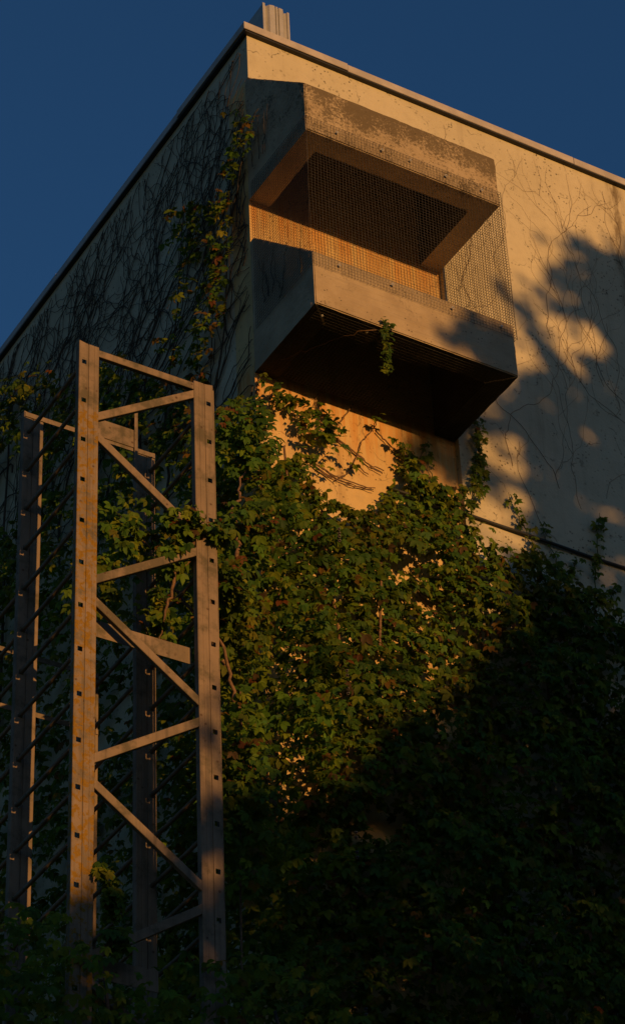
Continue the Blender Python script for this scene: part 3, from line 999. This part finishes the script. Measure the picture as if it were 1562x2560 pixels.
# ---- bare vine network on the side wall
rs = np.random.default_rng(66)
bare = empty('bare_vine', (-.02, 3, 0), 'network of leafless dark vine stems spread over the shaded side wall', 'climbing plant')
def roof_limit(y): return 3.93
def grow(y, z, ang, r, depth, V, Fc, ymin, cap):
    pts = [(-.012 - r, y, z)]
    n = int(rs.integers(14, 30)) if depth else int(rs.integers(30, 55))
    step = .085
    kids = []
    for i in range(n):
        ang += rs.normal(0, .36) + .08 * (math.pi / 2 + .08 - ang)
        y += step * math.cos(ang); z += step * math.sin(ang)
        if z > cap or y < ymin: break
        pts.append((-.012 - r * .6 - .004 * rs.random(), y, z))
        if depth < 3 and rs.random() < (.10 if depth < 2 else .05): kids.append((y, z, ang + rs.choice([-1, 1]) * rs.uniform(.55, 1.2), r * .72))
    if len(pts) < 3: return
    P = [(a, b, c + Z0) for a, b, c in pts]
    tube_geo(P, np.linspace(r, max(.003, r * .45), len(P)), 4, V, Fc)
    for k in kids: grow(k[0], k[1], k[2], max(.003, k[3]), depth + 1, V, Fc, ymin, cap)
for i in range(26):
    V, Fc = [], []
    y0 = (.40 + i * .35 if i < 20 else .12 + .13 * (i - 20)) + rs.normal(0, .06)
    ymin = .06
    z0 = rs.uniform(-1.0, 1.4) if y0 < 3.2 else rs.uniform(0, 2.4)
    if i >= 20: z0 = rs.uniform(1.2, 2.4)
    cap = 3.96 - (0 if y0 > .5 else .2)
    grow(y0, z0, math.pi / 2 + rs.normal(.0, .25), rs.uniform(.005, .0105), 0, V, Fc, ymin, cap)
    if V:
        link('stem', mesh_np('stem', V, Fc), M_STEM_OLD, bare)
for y0, z0, k in ((-.15, .9, 4), (-.45, .75, 3), (-.12, 2.6, 4)):
    V, Fc = [], []
    for _ in range(k):
        yy = y0 + rs.normal(0, .1)
        P = wander((-.018, yy, Z0 + z0 - .3), (-.018, yy + rs.normal(-.05, .10), Z0 + z0 + .22), 10, .03, rs, (1, 0, 0))
        tube_geo([tuple(p) for p in P], np.linspace(.004, .0015, 10), 4, V, Fc)
    link('stem', mesh_np('stem', V, Fc), M_STEM_OLD, bare)

# ---- fine dry tendrils clinging to the front wall
rs = np.random.default_rng(88)
fine = empty('bare_vine', (3.2, -.01, 0), 'fine dry brown tendrils tracing over the front wall right of the vent hoods', 'climbing plant')
def creep(x, z, ang, r, depth, V, Fc):
    pts = [(x, -.004 - r, z)]
    kids = []
    drift = rs.normal(0, .25)
    for i in range(int(rs.integers(18, 46)) if depth == 0 else int(rs.integers(6, 18))):
        ang += rs.normal(0, .24) + .16 * (math.pi / 2 + drift - ang)
        x += .07 * math.cos(ang); z += .07 * math.sin(ang)
        if z > 3.95 or (x < 2.06 and z > -.6): break
        pts.append((x, -.004 - r - .003 * rs.random(), z))
        if depth < 2 and rs.random() < .08: kids.append((x, z, ang + rs.choice([-1, 1]) * rs.uniform(.35, .9)))
    if len(pts) < 4: return
    tube_geo([(a, b, c + Z0) for a, b, c in pts], np.linspace(r, r * .5, len(pts)), 4, V, Fc)
    for a, b, c in kids: creep(a, b, c, r * .75, depth + 1, V, Fc)
for i in range(22):
    V, Fc = [], []
    creep(2.25 + i * .16 + rs.normal(0, .06), rs.uniform(-1.3, 1.2) if i % 3 else rs.uniform(.8, 2.4), math.pi / 2 + rs.normal(0, .3), rs.uniform(.0013, .0026), 0, V, Fc)
    if V: link('tendril', mesh_np('tendril', V, Fc), M_STEM, fine)

# ------------------------------------------------------------------ trees across the yard, between the low sun and the wall
TREE_Y = -20.0
SHX = (-TREE_Y) * math.tan(math.pi - SUN_AZ)
SHZ = (-TREE_Y) * math.tan(SUN_EL) / math.cos(math.pi - SUN_AZ)
SP = [(3.85, 3.05), (3.62, 2.6), (3.55, 2.1), (3.66, 1.72), (3.42, 1.35), (3.02, 1.12), (2.78, .85), (2.64, .5), (2.70, .1), (2.78, -.3), (2.80, -.62), (2.56, -1.05), (2.36, -1.7), (2.2, -2.2), (1.85, -2.75), (1.25, -3.45), (.4, -4.1), (-.4, -4.65),
      (-1.3, -5.5), (-2.2, -6.45), (-3.2, -6.5), (-5.5, -6.4), (-5.5, -13.5), (13, -13.5), (13, -4), (9, 0), (6.5, 2.8), (5.3, 3.6), (4.3, 3.3)]
EXTRA = [(1.62, .32, .20), (1.86, .30, .20), (1.48, .22, .13), (1.75, .02, .20), (1.98, .12, .20), (1.95, -.25, .18), (1.80, .14, .20), (2.02, -.10, .20), (1.65, -.22, .20), (2.85, 1.86, .12), (2.68, 1.90, .07), (2.95, 1.62, .13), (3.36, 2.42, .20), (3.62, 3.02, .13), (3.5, 2.75, .12), (3.3, 2.05, .12), (2.30, -.36, .14), (2.45, .05, .10), (1.60, .25, .14),
         (2.15, .25, .10), (1.9, -.45, .10), (3.12, 1.40, .12), (2.50, .62, .14), (2.66, .40, .14), (3.1, 2.2, .08), (.2, -3.3, .16), (.9, -2.9, .15), (-1.2, -4.75, .14), (-1.45, -5.0, .12), (1.7, -2.6, .12), (2.35, -1.5, .10)]
rs = np.random.default_rng(77)
cand_x, cand_z = np.meshgrid(np.arange(-5.5, 13, .26), np.arange(-13.4, 5.6, .26))
cx = cand_x.ravel() + rs.uniform(-.1, .1, cand_x.size); cz = cand_z.ravel() + rs.uniform(-.1, .1, cand_z.size)
k = in_poly(cx, cz, SP)
cx, cz = cx[k], cz[k]
for ex in list(EXTRA[:31]):
    for _ in range(5):
        EXTRA.append((ex[0] + rs.normal(0, .20), ex[1] + rs.normal(0, .14), float(rs.uniform(.04, .085))))
for i in range(len(SP) - 1):
    (xa, za), (xb, zb) = SP[i], SP[i + 1]
    ln_ = math.hypot(xb - xa, zb - za)
    if i > 19: break
    for _ in range(int(ln_ * 8)):
        t = rs.random()
        nx, nz = -(zb - za) / ln_, (xb - xa) / ln_
        d_ = abs(rs.normal(0, .13))
        EXTRA.append((xa + (xb - xa) * t - abs(nx) * d_, za + (zb - za) * t + abs(nz) * d_, float(rs.uniform(.04, .09))))
clumps = [(a, b, .17) for a, b in zip(cx, cz)] + EXTRA
TRUNKS = [(7.6, 'tall broadleaf tree across the yard shading the right end of the wall', 13.5), (1.6, 'middle broadleaf tree across the yard shading the lower creeper', 7.0), (-3.6, 'smallest broadleaf tree across the yard nearest the tower side', 4.5)]
for ti, (tx, lab, th) in enumerate(TRUNKS):
    tr = empty('tree', (tx, TREE_Y, 0), lab, 'tree')
    V, Fc = [], []
    P = wander((tx, TREE_Y, -.1), (tx + .3, TREE_Y, th), 14, .25, rs, (0, 1, 0))
    tube_geo([tuple(p) for p in P], np.linspace(.30, .08, 14), 10, V, Fc)
    mine = [c for c in clumps if min(range(3), key=lambda i: abs(TRUNKS[i][0] - c[0] - SHX) - (1.2 if i == 0 else 0)) == ti]
    Q, Sz = [], []
    for x, z, r in mine:
        big = r > .165
        yv = TREE_Y + (rs.normal(0, 1.1) if (x, z, r) not in EXTRA else rs.normal(0, .5))
        k_ = TREE_Y / yv
        sx = x - yv * math.tan(math.pi - SUN_AZ); sz = z - yv * math.tan(SUN_EL)
        nl = 115 if r == .17 else max(6, int((58 if r > .1 else 30) * (r / .15) ** 2))
        p = rs.normal(0, 1, (nl, 3)); p /= np.linalg.norm(p, axis=1)[:, None]
        p = p * (r * rs.random((nl, 1)) ** .4) * np.array([1, 1.6, 1])
        Q.append(p + np.array([sx, yv, sz + Z0]))
        Sz.append(rs.uniform(.10, .16, nl) if r == .17 else rs.uniform(.05, .10, nl))
        if r != .17:                                    # a twig back to the nearest full clump
            k0 = int(np.argmin((cx - x) ** 2 + (cz - z) ** 2))
            b0 = (cx[k0] - yv * math.tan(math.pi - SUN_AZ), yv, cz[k0] - yv * math.tan(SUN_EL) + Z0)
            B = wander(b0, (sx, yv, sz + Z0), 7, .06, rs, (0, 1, 0))
            tube_geo([tuple(b) for b in B], np.linspace(.016, .005, 7), 4, V, Fc)
        elif rs.random() < .06 and abs(sx - tx) < 4:
            b0 = P[int(np.clip((sz + Z0 - 2.0) / th * 13, 3, 13))]
            B = wander(b0, (sx, yv, sz + Z0), 7, .15, rs, (0, 1, 0))
            tube_geo([tuple(b) for b in B], np.linspace(.045, .010, 7), 5, V, Fc)
    tk = link('trunk', mesh_np('trunk', V, Fc), M_TRUNK, tr)
    Q = np.concatenate(Q); nq = len(Q)
    a = rs.normal(0, 1, (nq, 3)); a /= np.linalg.norm(a, axis=1)[:, None]
    b = np.cross(a, rs.normal(0, 1, (nq, 3))); b /= np.linalg.norm(b, axis=1)[:, None]
    s = np.concatenate(Sz)[:, None]
    quad = np.stack([Q - a * s, Q + b * s * .5, Q + a * s, Q - b * s * .5], 1).reshape(-1, 3)
    me = bpy.data.meshes.new('crown')
    me.vertices.add(len(quad)); me.vertices.foreach_set('co', quad.astype(np.float32).ravel())
    me.loops.add(nq * 4); me.loops.foreach_set('vertex_index', np.arange(nq * 4, dtype=np.int32))
    me.polygons.add(nq); me.polygons.foreach_set('loop_start', np.arange(0, nq * 4, 4, dtype=np.int32)); me.polygons.foreach_set('loop_total', np.full(nq, 4, np.int32))
    at = me.attributes.new('leaf_colour', 'FLOAT_COLOR', 'POINT')
    cc = np.repeat(leaf_colours(nq, rs, .02), 4, 0)
    at.data.foreach_set('color', np.concatenate([cc, np.ones((len(cc), 1))], 1).astype(np.float32).ravel())
    me.update(calc_edges=True)
    cr = link('crown', me, M_LEAF, tr)
    cr['kind'] = 'stuff'

sc.render.engine = 'CYCLES'
sc.cycles.max_bounces = 6
sc.cycles.diffuse_bounces = 4
